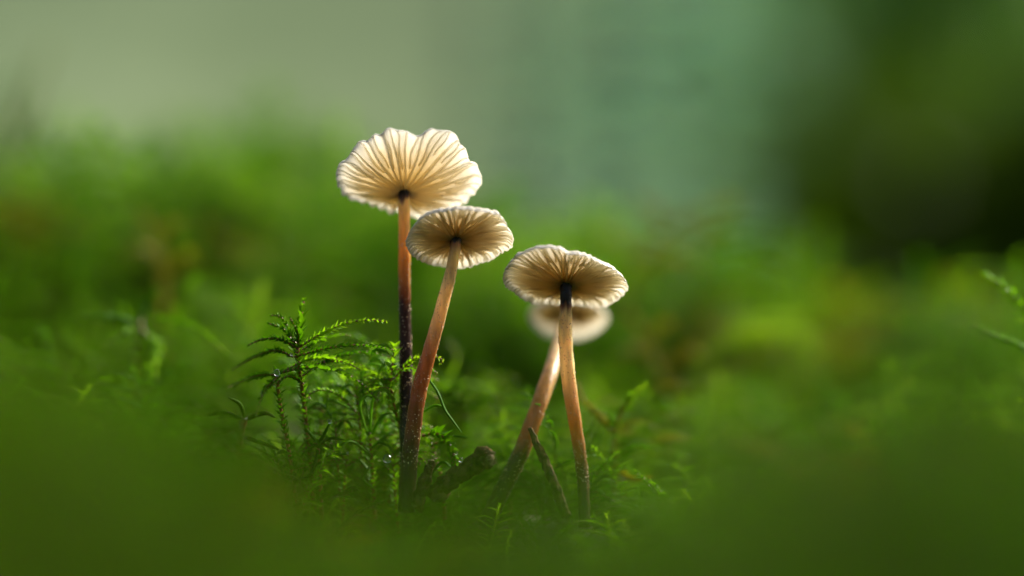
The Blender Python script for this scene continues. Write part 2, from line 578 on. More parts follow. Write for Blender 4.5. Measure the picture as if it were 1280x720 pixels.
# ------------------------------------------------------------------ mushrooms
def mushroom(label, apex_px, d, outline, tau_deg, H, dome, n_gills, n_short, stem_px, stem_r, stem_mat, cap_mats,
             folds=(), plic=0.012, plic_n=26, gill_depth=0.085, seed=0, joined=False, collar=(0.26, 0.8)):
    """stem_px: (px, py, depth offset) from the foot up to just under the apex"""
    rs = np.random.default_rng(seed)
    apex = P(*apex_px, d)
    tau = math.radians(tau_deg)
    e1 = RGT
    e2 = -FWD * math.cos(tau) + UPV * math.sin(tau)
    nn = UPV * math.cos(tau) + FWD * math.sin(tau)
    sc = d / FPX
    o = np.array(outline, float)
    uu = (o[:, 0] - apex_px[0]) * sc
    vv = -(o[:, 1] - apex_px[1]) * sc
    a1 = uu
    a2 = (vv - H * math.cos(tau)) / math.sin(tau)
    ang = np.arctan2(a2, a1)
    rad = np.hypot(a1, a2)
    k = np.argsort(ang)
    ang, rad = ang[k], rad[k]
    nth, nr = 288, 26
    th = np.linspace(-math.pi, math.pi, nth, endpoint=False)
    R = np.interp(th, np.concatenate([ang - 2 * math.pi, ang, ang + 2 * math.pi]), np.tile(rad, 3))
    Rs = sum(np.roll(R, s) * w for s, w in zip(range(-3, 4), (1, 2, 3, 4, 3, 2, 1))) / 16
    cren = np.array([mnoise.noise(Vector((math.cos(g) * 9, math.sin(g) * 9, seed * 3.7))) for g in th])
    cren2 = np.array([mnoise.noise(Vector((math.cos(g) * 30, math.sin(g) * 30, seed * 1.3))) for g in th])
    Rr = Rs * (1 + 0.022 * cren + 0.016 * cren2 - 0.05 * np.clip(cren2 - .35, 0, 1))
    wav = np.array([mnoise.noise(Vector((math.cos(g) * 1.7, math.sin(g) * 1.7, seed * 5.1))) for g in th])

    def Rfun(g):
        return np.interp((g + math.pi) % (2 * math.pi) - math.pi, np.append(th, math.pi), np.append(Rr, Rr[0]))

    def Wfun(g):
        return np.interp((g + math.pi) % (2 * math.pi) - math.pi, np.append(th, math.pi), np.append(wav, wav[0]))

    def under(r, g):
        """height of the cap's underside above the apex, r 0..1, angle g"""
        h = H * r ** 1.5 + dome * (r - r ** 2) * 4 * 0.25
        h = h + plic * (.75 + 1.3 * Wfun(g * 3 + seed)) * r ** 1.6 * np.cos(plic_n * g + 2.0 * np.sin(3 * g + seed)) + 0.05 * r ** 2 * Wfun(g)
        for (fa, fw, amp) in folds:
            dg = (g - fa + math.pi) % (2 * math.pi) - math.pi
            h = h + amp * np.exp(-(dg / fw) ** 2) * r ** 1.3
        h = h - 0.05 * np.clip((r - .88) / .12, 0, 1) ** 2           # margin turned slightly down
        return h

    def pt(r, g, dz=0.0):
        rr = Rfun(g) * r
        h = under(r, g) + dz
        return (apex + np.multiply.outer(np.cos(g) * rr, e1) + np.multiply.outer(np.sin(g) * rr, e2) + np.multiply.outer(h, nn))

    foot = P(stem_px[0][0], stem_px[0][1], d + stem_px[0][2])
    root = empty('mushroom', foot)
    tag(root, label, 'mushroom')

    # cap: closed thin shell
    rr = np.concatenate([[0.02], np.linspace(0.06, 1, nr - 1) ** 0.9])
    lo = np.array([pt(np.full(nth, r), th) for r in rr])
    thick = 0.055 * (1 - rr ** 4) + 0.010
    thick[-1] = 0.004
    hi = np.array([pt(np.full(nth, r), th, tk + 0.02 * (1 - r) ** 2) for r, tk in zip(rr, thick)])
    mb = MB()
    V = np.concatenate([lo.reshape(-1, 3), hi.reshape(-1, 3), [apex], [apex + nn * 0.09]])
    off = nr * nth
    F = []
    for i in range(nr - 1):
        for j in range(nth):
            j2 = (j + 1) % nth
            F.append((i * nth + j, (i + 1) * nth + j, (i + 1) * nth + j2, i * nth + j2))
            F.append((off + i * nth + j, off + i * nth + j2, off + (i + 1) * nth + j2, off + (i + 1) * nth + j))
    L = nr - 1
    for j in range(nth):
        j2 = (j + 1) % nth
        F.append((L * nth + j, off + L * nth + j, off + L * nth + j2, L * nth + j2))
        F.append((2 * off, j, j2))
        F.append((2 * off + 1, off + j2, off + j))
    T = np.concatenate([np.repeat(rr, nth), np.repeat(rr, nth), [0, 0]])
    mb.add(V, F, 0, T)
    cap = mb.build('cap', cap_mats[0], root)

    # gills: one blade each, long ones from the stem, short ones from half-way
    jm = MB()
    total = []
    for q in range(n_gills):
        g0 = -math.pi + 2 * math.pi * (q + rs.uniform(-.22, .22)) / n_gills
        total.append((g0, 0.055, 0.985, 1.0))
    for q in range(n_short):
        g0 = -math.pi + 2 * math.pi * (q + .5 + rs.uniform(-.2, .2)) / n_short
        total.append((g0, rs.uniform(.38, .66), 0.98, 0.6))
    for (g0, ra, rb, dep) in total:
        ns = 13
        r = np.linspace(ra, rb, ns)
        s = (r - ra) / (rb - ra)
        bend = rs.uniform(-.05, .05)
        g = g0 + bend * s * s + 0.018 * np.sin(s * 7 + rs.uniform(0, 6))
        dp = gill_depth * dep * np.clip(np.sin(np.pi * (0.10 + 0.86 * s ** .6)), 0, 1) * rs.uniform(.8, 1.15)
        top = pt(r, g, 0.012)
        rad3 = np.cos(g)[:, None] * e1 + np.sin(g)[:, None] * e2
        side = np.cross(nn, rad3)
        wt, wb = 0.011, 0.005
        lean = side * (dp * rs.uniform(-.25, .25))[:, None]
        bot = pt(r, g, 0.0) - nn * dp[:, None] + lean
        V = np.concatenate([top + side * wt, top - side * wt, bot - side * wb, bot + side * wb])
        F = []
        for i in range(ns - 1):
            for (c, e) in ((0, 1), (1, 2), (2, 3), (3, 0)):
                F.append((c * ns + i, c * ns + i + 1, e * ns + i + 1, e * ns + i))
        F += [(0, ns, 2 * ns, 3 * ns), (ns - 1, 4 * ns - 1, 3 * ns - 1, 2 * ns - 1)]
        m = jm if joined else MB()
        m.add(V, F, 0, np.tile(r, 4))
        if not joined: m.build('gill', cap_mats[1], cap)
    if joined:
        gl = jm.build('gills', cap_mats[1], cap)
        gl['kind'] = 'stuff'

    # stem
    pts = [P(x, y, d + dd) for (x, y, dd) in stem_px] + [apex + nn * 0.03]
    path = catmull(pts, 90)
    s = np.linspace(0, 1, 90)
    r = np.interp(s, np.linspace(0, 1, len(stem_r)), stem_r)
    r = r * (1 + .04 * np.array([mnoise.noise(Vector((x * 14, seed, 0))) for x in s]))
    r = r * (1 + collar[0] * np.exp(-((1 - s) / .012) ** 2))
    mb = MB()
    tube(mb, path, r, 20, 0, wob=0.10, seed=seed)
    stem = mb.build('stem', stem_mat, root)
    # fine wet granules on the skin
    gm = MB()
    tt, aa, bb = frames(path)
    n_gr = 520
    octa = np.array([[1, 0, 0], [-1, 0, 0], [0, 1, 0], [0, -1, 0], [0, 0, 1], [0, 0, -1]], float)
    of = [(0, 2, 4), (2, 1, 4), (1, 3, 4), (3, 0, 4), (2, 0, 5), (1, 2, 5), (3, 1, 5), (0, 3, 5)]
    for q in range(n_gr):
        i = int(rs.uniform(.15, .80) * 89)
        g = rs.uniform(0, 2 * math.pi)
        c = path[i] + (aa[i] * math.cos(g) + bb[i] * math.sin(g)) * r[i] * 1.0 + tt[i] * rs.uniform(-.02, .02)
        gm.add(c + octa * rs.uniform(.003, .008) * np.array([1, 1, 1.3]), of, 0, s[i])
    gr = gm.build('granules', M['granule'], stem)
    gr['kind'] = 'stuff'
    return root


M['granule'] = plain_material('stem_granules', (0.45, 0.27, 0.12), (0.75, 0.55, 0.3), scale=20, rough=0.08, spec=1.0, bump=0.0, coat=0.6)
cap_pale = (flesh_material('cap_flesh_pale', (0.68, 0.54, 0.27), (0.90, 0.88, 0.81)),
            flesh_material('gill_flesh_pale', (0.90, 0.80, 0.54), (0.97, 0.95, 0.90), gill=True))
cap_tan = (flesh_material('cap_flesh_tan', (0.56, 0.43, 0.19), (0.88, 0.85, 0.77)),
           flesh_material('gill_flesh_tan', (0.76, 0.61, 0.31), (0.92, 0.89, 0.78), gill=True))
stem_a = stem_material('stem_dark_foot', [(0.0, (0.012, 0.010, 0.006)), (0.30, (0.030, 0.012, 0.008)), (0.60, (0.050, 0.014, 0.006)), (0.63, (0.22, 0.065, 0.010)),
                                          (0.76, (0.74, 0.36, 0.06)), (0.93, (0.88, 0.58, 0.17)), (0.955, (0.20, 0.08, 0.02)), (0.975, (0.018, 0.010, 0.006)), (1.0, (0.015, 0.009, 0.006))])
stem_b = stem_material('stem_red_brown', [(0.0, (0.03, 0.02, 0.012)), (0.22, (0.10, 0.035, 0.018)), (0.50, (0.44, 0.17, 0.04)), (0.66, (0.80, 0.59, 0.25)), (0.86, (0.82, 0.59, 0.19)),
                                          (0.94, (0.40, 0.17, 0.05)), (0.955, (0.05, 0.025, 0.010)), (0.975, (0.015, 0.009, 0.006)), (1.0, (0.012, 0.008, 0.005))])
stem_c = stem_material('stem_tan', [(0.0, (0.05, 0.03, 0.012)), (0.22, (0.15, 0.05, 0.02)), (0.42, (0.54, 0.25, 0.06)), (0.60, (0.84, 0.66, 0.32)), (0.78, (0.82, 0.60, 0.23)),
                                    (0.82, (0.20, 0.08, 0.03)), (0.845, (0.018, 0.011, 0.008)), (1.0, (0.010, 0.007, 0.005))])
stem_d = stem_material('stem_orange', [(0.0, (0.03, 0.025, 0.01)), (0.30, (0.10, 0.05, 0.02)), (0.36, (0.42, 0.14, 0.04)), (0.52, (0.58, 0.34, 0.11)), (0.68, (0.62, 0.45, 0.20)), (1.0, (0.45, 0.27, 0.09))])

mushroom('tallest mushroom, wavy cream cap with pleated pale gills on a dark straight stem', (505, 240), 25.15,
         [(422, 222), (424, 206), (431, 197), (442, 192), (447, 183), (456, 178), (468, 175), (478, 168), (495, 165.5), (512, 167), (522, 171.5), (529, 172), (533, 165),
          (545, 162.5), (560, 166), (573, 173), (582, 186), (587, 197), (597, 204), (603, 214), (603, 224), (592, 235), (575, 246), (558, 255), (540, 264), (522, 267), (505, 264),
          (490, 260), (474, 254), (455, 249), (438, 244), (427, 235)],
         32, 0.12, -0.05, 34, 34,
         [(508, 640, -.05), (508.5, 590, -.05), (508, 520, 0), (507, 440, .02), (505.5, 350, .02), (505.5, 280, 0)], [.075, .072, .066, .066, .060, .060, .057, .062],
         stem_a, cap_pale, folds=[(1.30, .08, -.035), (1.05, .25, .03), (1.62, .22, .025), (-.6, .35, -.04)], plic=.026, plic_n=26, gill_depth=.038, seed=1)
mushroom('small cream mushroom with flat round cap on a leaning red brown stem', (570.5, 298), 24.75,
         [(507.5, 301), (510, 290), (516, 279), (527, 269), (546, 262), (570, 258.5), (595, 260), (615, 263), (627, 268), (634, 279), (642, 291), (641, 301), (630, 308), (619, 316),
          (602, 322), (586, 327), (572, 331), (556, 331), (541, 328), (530, 322), (516, 313)],
         31, 0.015, 0.05, 46, 46,
         [(508, 640, .1), (511, 585, .1), (516, 540, .08), (526, 480, .05), (544, 415, .02), (560, 355, 0), (567, 322, 0)], [.085, .080, .078, .074, .066, .060, .052, .056],
         stem_b, cap_tan, plic=.010, plic_n=40, gill_depth=.042, seed=2)
mushroom('tan mushroom with oval cap and black stem top, in front of the blurred one', (707.5, 355), 24.9,
         [(629, 341), (633, 327), (644, 315.5), (662, 309), (682, 306), (698, 307.5), (707, 311.5), (716, 311.5), (735, 317), (755, 326), (772, 338), (783, 348.5), (786, 357), (780, 365),
          (768, 371), (755, 377), (740, 378.5), (722, 377), (705, 379), (690, 378), (668, 375.5), (655, 370), (642, 361), (632, 351)],
         28, 0.05, 0.03, 50, 50,
         [(731, 660, .0), (729, 605, .1), (724, 560, .1), (713, 490, .05), (707, 430, .02), (707.5, 380, 0)], [.060, .058, .058, .068, .070, .066, .056, .058],
         stem_c, cap_tan, folds=[(1.53, .05, -.018)], plic=.008, plic_n=44, gill_depth=.04, seed=3)
mushroom('smallest blurred mushroom whose round cap peeks out behind another cap', (711, 389), 27.4,
         [(660, 388), (667, 379), (690, 372), (715, 371), (740, 375), (756, 383), (760.5, 393), (753, 407), (736, 417), (716, 421), (695, 418), (675, 409), (664, 399)],
         30, 0.02, 0.04, 34, 0,
         [(606, 660, -2.2), (630, 610, -2.2), (654, 560, -2.2), (676, 500, -2.1), (694, 448, -1.6), (706, 405, -.3)], [.085, .082, .080, .080, .078, .07, .055, .05],
         stem_d, cap_tan, plic=.006, plic_n=34, gill_depth=.06, seed=4, joined=True)


# ------------------------------------------------------------------ moss shoots
def leafy_branch(mb, path, leaf_len, leaf_w, spacing, spread=0.6, mat_leaf=0, mat_stem=1, stem_r=0.010, rows=3, curl=0.15, rs=None, taper=True):
    """a leafy moss branch: thin axis with overlapping pointed leaves set in a spiral"""
    rs = rs or nrng
    path = np.asarray(path, float)
    seg = np.linalg.norm(np.diff(path, axis=0), axis=1)
    cum = np.concatenate([[0], np.cumsum(seg)])
    Lt = cum[-1]
    tube(mb, path, np.linspace(stem_r, stem_r * .5, len(path)), 4, mat_stem, cap=False)
    t, a, b = frames(path)
    n = max(4, int(Lt / spacing))
    V, F, T = [], [], []
    for q in range(n):
        s = (q + .5) / n
        x = s * Lt
        i = min(len(path) - 2, np.searchsorted(cum, x) - 1)
        i = max(0, i)
        f = (x - cum[i]) / max(1e-9, seg[i])
        c = path[i] + (path[i + 1] - path[i]) * f
        for w in range(rows):
            g = q * 1.2 + w * 2 * math.pi / rows + rs.uniform(-.35, .35)
            o = a[i] * math.cos(g) + b[i] * math.sin(g)
            tp = (1.0 - .65 * s ** 1.5) if taper else 1.0
            if s < .12: tp *= .6
            l = leaf_len * tp * rs.uniform(.75, 1.2)
            wd = leaf_w * tp * rs.uniform(.8, 1.15)
            sp = spread * rs.uniform(.7, 1.3)
            dr = t[i] * math.cos(sp) + o * math.sin(sp)
            sd = np.cross(t[i], o)
            up = np.cross(sd, dr)
            k = len(V)
            mid = c + dr * l * .45
            tip = c + dr * l + up * l * curl * rs.uniform(-.4, 1.4)
            V += [c, mid + sd * wd - up * wd * .3, mid + up * wd * .35, mid - sd * wd - up * wd * .3, tip]
            F += [(k, k + 1, k + 2), (k, k + 2, k + 3), (k + 1, k + 4, k + 2), (k + 2, k + 4, k + 3)]
            T += [s * .6, s * .7 + .1, s * .7 + .1, s * .7 + .1, s * .7 + .3]
    mb.add(np.array(V), F, mat_leaf, T)


def feather_frond(length, nb, blen, rs, arch=0.6, flat=0.25, bend=0.3):
    """axis along +Z then arching to +X; side branches left and right like a feather: list of (path, is_axis)"""
    u = np.linspace(0, 1, 18)
    ang = arch * u ** 1.3 * 1.5
    st = np.stack([np.cumsum(np.sin(ang)), bend * np.sin(u * 2.2) * 2, np.cumsum(np.cos(ang))], -1)
    st = (st - st[0]) * length / 18
    items = [(st, True)]
    for k in range(nb):
        f = .18 + .78 * k / nb + rs.uniform(-.02, .02)
        i = int(f * 17)
        c = st[i]
        tdir = st[min(17, i + 1)] - st[i]; tdir /= np.linalg.norm(tdir) + 1e-9
        sgn = 1 if k % 2 else -1
        side = np.array([rs.uniform(-flat, flat), sgn, rs.uniform(-flat, flat) * .5])
        L = blen * (math.sin(math.pi * min(1, .15 + .85 * (1 - f))) ** .7 * .9 + .12) * rs.uniform(.75, 1.2)
        dr = side + tdir * rs.uniform(.5, 1.0); dr /= np.linalg.norm(dr)
        droop = rs.uniform(.1, .5)
        p = [c + dr * L * x + np.array([.12 * x * x * L, 0, -droop * L * x * x]) for x in np.linspace(0, 1, 6)]
        items.append((np.array(p), False))
    return items


def strand_tuft(n, length, rs, curl=1.4):
    """long narrow curling leaves from one point"""
    out_ = []
    for k in range(n):
        g = rs.uniform(0, 2 * math.pi)
        el = rs.uniform(.3, 1.3)
        L = length * rs.uniform(.6, 1.2)
        u = np.linspace(0, 1, 9)
        e = el - curl * rs.uniform(.5, 1.3) * u
        step = np.stack([np.cos(e) * math.cos(g), np.cos(e) * math.sin(g), np.sin(e)], -1)
        p = np.cumsum(step, 0) * L / 9
        p -= p[0]
        out_.append(p)
    return out_


def strand_leaf(mb, p, w, mat=0):
    """narrow keeled ribbon leaf with thickness"""
    t, a, b = frames(np.asarray(p))
    n = len(p)
    s = np.linspace(0, 1, n)
    ww = w * np.sin(np.pi * np.clip(.12 + .88 * s, 0, 1)) ** .6 + .002
    V = np.concatenate([p + a * ww[:, None] + b * ww[:, None] * .35, p - b * ww[:, None] * .15, p - a * ww[:, None] + b * ww[:, None] * .35, p + b * ww[:, None] * .25])
    F = []
    for i in range(n - 1):
        for c, e in ((0, 1), (1, 2), (2, 3), (3, 0)):
            F.append((c * n + i, c * n + i + 1, e * n + i + 1, e * n + i))
    mb.add(V, F, mat, np.tile(.3 + .6 * s, 4))


# prototypes for the carpet, kept outside the scene and only instanced by the carpet object
protos = bpy.data.collections.new('moss_shoot_kinds')
rs = np.random.default_rng(5)
proto_objs = []
for k in range(12):
    mb = MB()
    if k < 6 or k > 8:
        for p, ax in feather_frond(rs.uniform(2.0, 2.8), 15, rs.uniform(.75, 1.05), rs, arch=rs.uniform(.35, .95)):
            if ax:
                leafy_branch(mb, p, .12, .028, .07, .55, 0, 1, .016, rs=rs, taper=False)
            else:
                leafy_branch(mb, p, .085, .022, .045, .5, 0, 1, .007, rs=rs)
        mats = [M['moss_dark_shade'] if k > 8 else M['moss'] if k < 4 else (M['moss_bright'] if k == 4 else M['moss_brown']), M['moss_stem']]
    else:
        u = np.linspace(0, 1, 8)[:, None]
        st = u * np.array([[rs.uniform(-.3, .3), rs.uniform(-.3, .3), 1.3]])
        tube(mb, st, .016, 5, 1, cap=False)
        for lv in (.5, .75, 1.0):
            for p in strand_tuft(10, .75, rs, 1.5):
                strand_leaf(mb, p + st[int(lv * 7)], .017)
        mats = [M['moss'] if k < 8 else M['moss_bright'], M['moss_stem']]
    po = bpy.data.objects.new('moss_kind_%02d' % k, mb.mesh('moss_kind', mats))
    protos.objects.link(po)
    proto_objs.append(po)

# carpet points
pts, rot, scl, idx = [], [], [], []
hero_keep = [(372, 24.9), (346, 24.6), (470, 25.2), (545, 25.2)]


def carpet(n, dlo, dhi, margin, kinds, smin, smax, lean, inside=False):
    c = 0
    while c < n:
        d = rng.uniform(dlo ** 1.3, dhi ** 1.3) ** (1 / 1.3)
        px = rng.uniform(-margin, 1280 + margin)
        x = (px - 640) / FPX * d
        y = CAM[1] + d
        # keep the little clearing round the stems open: no shoots right in front of them
        if not inside and 395 < px < 800 and 22.8 < d < 25.5 and rng.random() < .75: continue
        z = float(ground_z(x, y))
        s = rng.uniform(smin, smax)
        if not inside and 395 < px < 800 and 20 < d < 25.5: s *= .55 if d > 22.8 else .8
        pts.append((x, y, z - .15)); scl.append(s)
        rot.append((rng.gauss(0, lean), rng.gauss(0, lean), rng.uniform(0, 2 * math.pi)))
        idx.append(rng.choice(kinds))
        c += 1


KM = [0, 1, 2, 3, 0, 1, 2, 3, 4, 6, 7]
carpet(600, 6.0, 14, 160, [9, 10, 11, 9, 10, 11, 9, 10, 0, 2], .45, .75, .3)  # nearest rows: mostly darkened kinds, their shade carried by leaf colour
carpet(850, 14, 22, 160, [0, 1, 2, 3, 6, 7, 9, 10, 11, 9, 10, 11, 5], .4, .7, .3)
carpet(1200, 22, 28, 160, KM + [4], .35, .6, .3)
carpet(260, 20.5, 24.6, -400, KM, .4, .65, .3)
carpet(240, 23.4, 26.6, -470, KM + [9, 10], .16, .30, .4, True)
carpet(450, 28, 33, 200, KM + [4, 4, 8], .5, .9, .34)
carpet(1000, 33, 46, 200, KM + [4, 4, 4, 5, 8], .85, 1.6, .4)
carpet(900, 46, 70, 200, KM + [4, 4, 4, 5], 1.0, 1.7, .38)

cm = bpy.data.meshes.new('moss_carpet')
cm.from_pydata(pts, [], [])
for nm, typ, data in (('rot', 'FLOAT_VECTOR', rot), ('scl', 'FLOAT', scl), ('kind_index', 'INT', idx)):
    at = cm.attributes.new(nm, typ, 'POINT')
    if typ == 'FLOAT_VECTOR':
        at.data.foreach_set('vector', np.array(data, np.float32).ravel())
    else:
        at.data.foreach_set('value', np.array(data))
carpet_o = bpy.data.objects.new('moss_carpet', cm)
COL.objects.link(carpet_o)
tag(carpet_o, 'green feathery moss carpet covering the ground round the mushrooms', 'moss', None, 'stuff')
ng = bpy.data.node_groups.new('moss_scatter', 'GeometryNodeTree')
ng.interface.new_socket('Geometry', in_out='INPUT', socket_type='NodeSocketGeometry')
ng.interface.new_socket('Geometry', in_out='OUTPUT', socket_type='NodeSocketGeometry')
gi, go = ng.nodes.new('NodeGroupInput'), ng.nodes.new('NodeGroupOutput')
iop = ng.nodes.new('GeometryNodeInstanceOnPoints')
ci = ng.nodes.new('GeometryNodeCollectionInfo')
ci.inputs['Collection'].default_value = protos
ci.inputs['Separate Children'].default_value = True
ci.inputs['Reset Children'].default_value = True
iop.inputs['Pick Instance'].default_value = True


def attr(nm, typ):
    n = ng.nodes.new('GeometryNodeInputNamedAttribute')
    n.data_type = typ
    n.inputs['Name'].default_value = nm
    return next(o for o in n.outputs if o.enabled)


e2r = ng.nodes.new('FunctionNodeEulerToRotation')
ng.links.new(attr('rot', 'FLOAT_VECTOR'), e2r.inputs[0])
ng.links.new(gi.outputs[0], iop.inputs['Points'])
ng.links.new(ci.outputs[0], iop.inputs['Instance'])
ng.links.new(attr('kind_index', 'INT'), iop.inputs['Instance Index'])
ng.links.new(e2r.outputs[0], iop.inputs['Rotation'])
ng.links.new(attr('scl', 'FLOAT'), iop.inputs['Scale'])
ng.links.new(iop.outputs[0], go.inputs[0])
carpet_o.modifiers.new('moss_scatter', 'NODES').node_group = ng


# ------------------------------------------------------------------ single moss shoots that can be told apart
def moss_thing(name, label, stem_pts, branches, mat, leaf=(.10, .030, .045), strands=(), spread=.5, stem_r=.022, group=None, leafy_stem=True):
    """points are (px, py, depth); branches: (points, size factor[, material])"""
    sp = catmull([P(*p) for p in stem_pts], 20)
    root = empty(name, sp[0])
    tag(root, label, 'moss', group)
    mb = MB()
    tube(mb, sp, np.linspace(stem_r, stem_r * .7, 20), 7, 0, wob=.15)
    if leafy_stem:
        leafy_branch(mb, sp, .10, .028, .05, .7, 1, 0, stem_r * .8, rs=rs, taper=False)
    mb.build('stem', [M['moss_stem'], mat], root)
    for br in branches:
        ps, f = br[0], br[1]
        mt = br[2] if len(br) > 2 else mat
        mb = MB()
        leafy_branch(mb, catmull([P(*p) for p in ps], 16), leaf[0] * f, leaf[1] * f, leaf[2] * (.6 + .4 * f), spread, 0, 1, .011 * f, rs=rs)
        mb.build('branch', [mt, M['moss_stem']], root)
    for ps, w in strands:
        mb = MB()
        strand_leaf(mb, catmull([P(*p) for p in ps], 18), w)
        mb.build('leaf', mat, root)
    return root


D = 24.8
moss_thing('moss_frond', 'feathery moss frond with a bright upright tip and branches arching over to the tallest stem',
           [(392, 640, 25.2), (386, 560, 25.1), (378, 490, 25), (371, 438, D)],
           [([(372, 440, D), (375, 408, D), (380, 374, D + .1)], 1.5, M['moss_bright']),
            ([(371, 436, D), (355, 412, D), (335, 404, D)], 1.0),
            ([(370, 430, D), (353, 398, D + .1), (338, 394, D + .2)], .9),
            ([(374, 432, D), (372, 415, D - .2), (362, 396, D - .3)], .9),
            ([(374, 434, D), (402, 417, D), (432, 404, D), (460, 400, D), (484, 402, D)], 1.0, M['moss_bright']),
            ([(368, 446, D), (405, 436, D - .1), (440, 431, D - .1), (470, 433, D), (494, 438, D + .1)], .95),
            ([(372, 440, D), (402, 424, D + .2), (425, 418, D + .4), (440, 420, D + .5)], .8, M['moss_bright']),
            ([(366, 446, D), (345, 438, D - .2), (318, 446, D - .5), (290, 462, D - .8)], .9),
            ([(372, 436, D), (350, 424, D - .1), (328, 424, D - .2), (310, 432, D - .3)], .9), ([(378, 470, D), (400, 455, D + .1), (428, 452, D + .1), (450, 462, D)], .8, M['moss_bright']),
            ([(380, 480, D), (362, 470, D - .2), (340, 482, D - .3)], .8)], M['moss'])
moss_thing('moss_frond', 'moss frond with reddish base and yellow green branches drooping behind the tallest stem',
           [(372, 650, 25), (362, 570, 24.9), (350, 505, 24.8), (346, 466, 24.7)],
           [([(346, 467, 24.7), (385, 459, 24.7), (420, 463, 24.8), (450, 478, 24.9), (474, 502, 25)], 1.0, M['moss_bright']),
            ([(352, 465, 24.7), (392, 447, 24.8), (430, 450, 25), (462, 462, 25.2), (490, 482, 25.4)], .9, M['moss_bright']),
            ([(390, 458, 24.8), (425, 444, 25), (462, 440, 25.2), (488, 448, 25.4)], .8),
            ([(410, 462, 24.8), (440, 459, 25), (470, 466, 25.2), (500, 486, 25.5)], .75, M['moss_bright']),
            ([(346, 468, 24.7), (320, 470, 24.4), (285, 484, 24)], .9),
            ([(348, 470, 24.7), (330, 490, 24.4), (320, 520, 24.2)], .9)], M['moss'])
moss_thing('moss_tuft', 'tuft of thin curling moss leaves at the foot of the tallest stem',
           [(468, 650, 25.3), (466, 600, 25.2), (462, 540, 25.1)], [],
           M['moss_bright'],
           strands=[([(462, 545, 25.1), (466, 500, 25), (478, 487, 25), (495, 498, 25)], .014), ([(462, 550, 25.1), (450, 510, 25), (458, 495, 25), (476, 498, 25)], .013),
                    ([(464, 545, 25.1), (478, 520, 25), (492, 516, 25)], .012), ([(464, 560, 25.1), (474, 553, 25), (486, 558, 25), (494, 570, 25)], .012),
                    ([(464, 570, 25.1), (440, 552, 24.9), (425, 560, 24.8)], .013), ([(462, 530, 25.1), (452, 470, 25.2), (466, 455, 25.2), (486, 462, 25.2)], .012),
                    ([(464, 580, 25.1), (455, 600, 24.9), (470, 612, 24.8)], .013), ([(462, 560, 25.2), (490, 540, 25.4), (498, 530, 25.4)], .011)])
moss_thing('moss_tuft', 'star shaped moss tuft with a drop on one leaf, under the feathery frond',
           [(402, 650, 24.9), (400, 600, 24.9), (397, 553, 24.9)], [],
           M['moss'],
           strands=[([(397, 555, 24.9), (405, 543, 24.8), (414, 525, 24.8)], .014), ([(397, 555, 24.9), (390, 545, 24.9), (381, 534, 24.9)], .015),
                    ([(396, 582, 24.8), (412, 570, 24.8), (436, 567, 24.8)], .016), ([(397, 555, 24.9), (385, 562, 24.8), (374, 572, 24.8)], .014),
                    ([(398, 556, 24.9), (412, 548, 25), (432, 550, 25)], .014), ([(398, 558, 24.9), (408, 565, 24.9), (420, 575, 24.9)], .015),
                    ([(398, 560, 24.9), (390, 590, 24.7), (372, 600, 24.6)], .016)])
moss_thing('moss_shoot', 'green moss shoot with drooping wet leaves between the leaning stem and the stubby twig',
           [(556, 650, 25.3), (552, 600, 25.2), (538, 552, 25.2)],
           [([(528, 545, 25.1), (545, 542, 25), (560, 552, 25), (568, 572, 24.95), (570, 592, 24.9)], 1.5),
            ([(540, 556, 25.2), (556, 552, 25.1), (564, 566, 25), (566, 588, 24.9)], 1.1)],
           M['moss'],
           strands=[([(533, 470, 25), (547, 490, 24.9), (556, 512, 24.85), (566, 526, 24.85), (577, 541, 24.85)], .012),
                    ([(530, 515, 25.1), (542, 507, 25), (552, 508, 25), (557, 515, 25)], .011),
                    ([(534, 600, 25.1), (552, 578, 25), (566, 586, 25)], .013), ([(566, 545, 25.2), (576, 546, 25.2), (586, 548, 25.2)], .012)])
moss_thing('moss_shoot', 'curling moss shoot with hooked tips to the side of the leaning stem',
           [(575, 650, 27), (572, 580, 27), (560, 520, 26.8)], [([(548, 500, 26.5), (562, 490, 26.4), (575, 490, 26.3), (577, 500, 26.3)], .9),
            ([(556, 520, 26.8), (560, 480, 27.2), (572, 448, 27.5), (560, 425, 27.6)], .9, M['moss_bright']),
            ([(560, 520, 26.8), (590, 485, 27.8), (625, 470, 28.2), (650, 485, 28.4)], .9)], M['moss'])
moss_thing('moss_shoot', 'moss shoot on a wet red stem under the drooping yellow green frond',
           [(288, 640, 24.6), (294, 585, 24.6), (300, 545, 24.6), (306, 522, 24.6)], [],
           M['moss_dark_shade'], stem_r=.05, leafy_stem=False,
           strands=[([(306, 525, 24.6), (280, 515, 24.5), (255, 520, 24.4)], .02), ([(306, 525, 24.6), (330, 516, 24.6), (345, 522, 24.6)], .02), ([(302, 545, 24.6), (325, 552, 24.5), (350, 562, 24.5)], .02),
                    ([(302, 545, 24.6), (280, 555, 24.5), (262, 548, 24.5)], .02), ([(306, 522, 24.6), (300, 505, 24.6), (285, 496, 24.5)], .018), ([(300, 560, 24.6), (270, 580, 24.3), (245, 575, 24.2)], .02)])
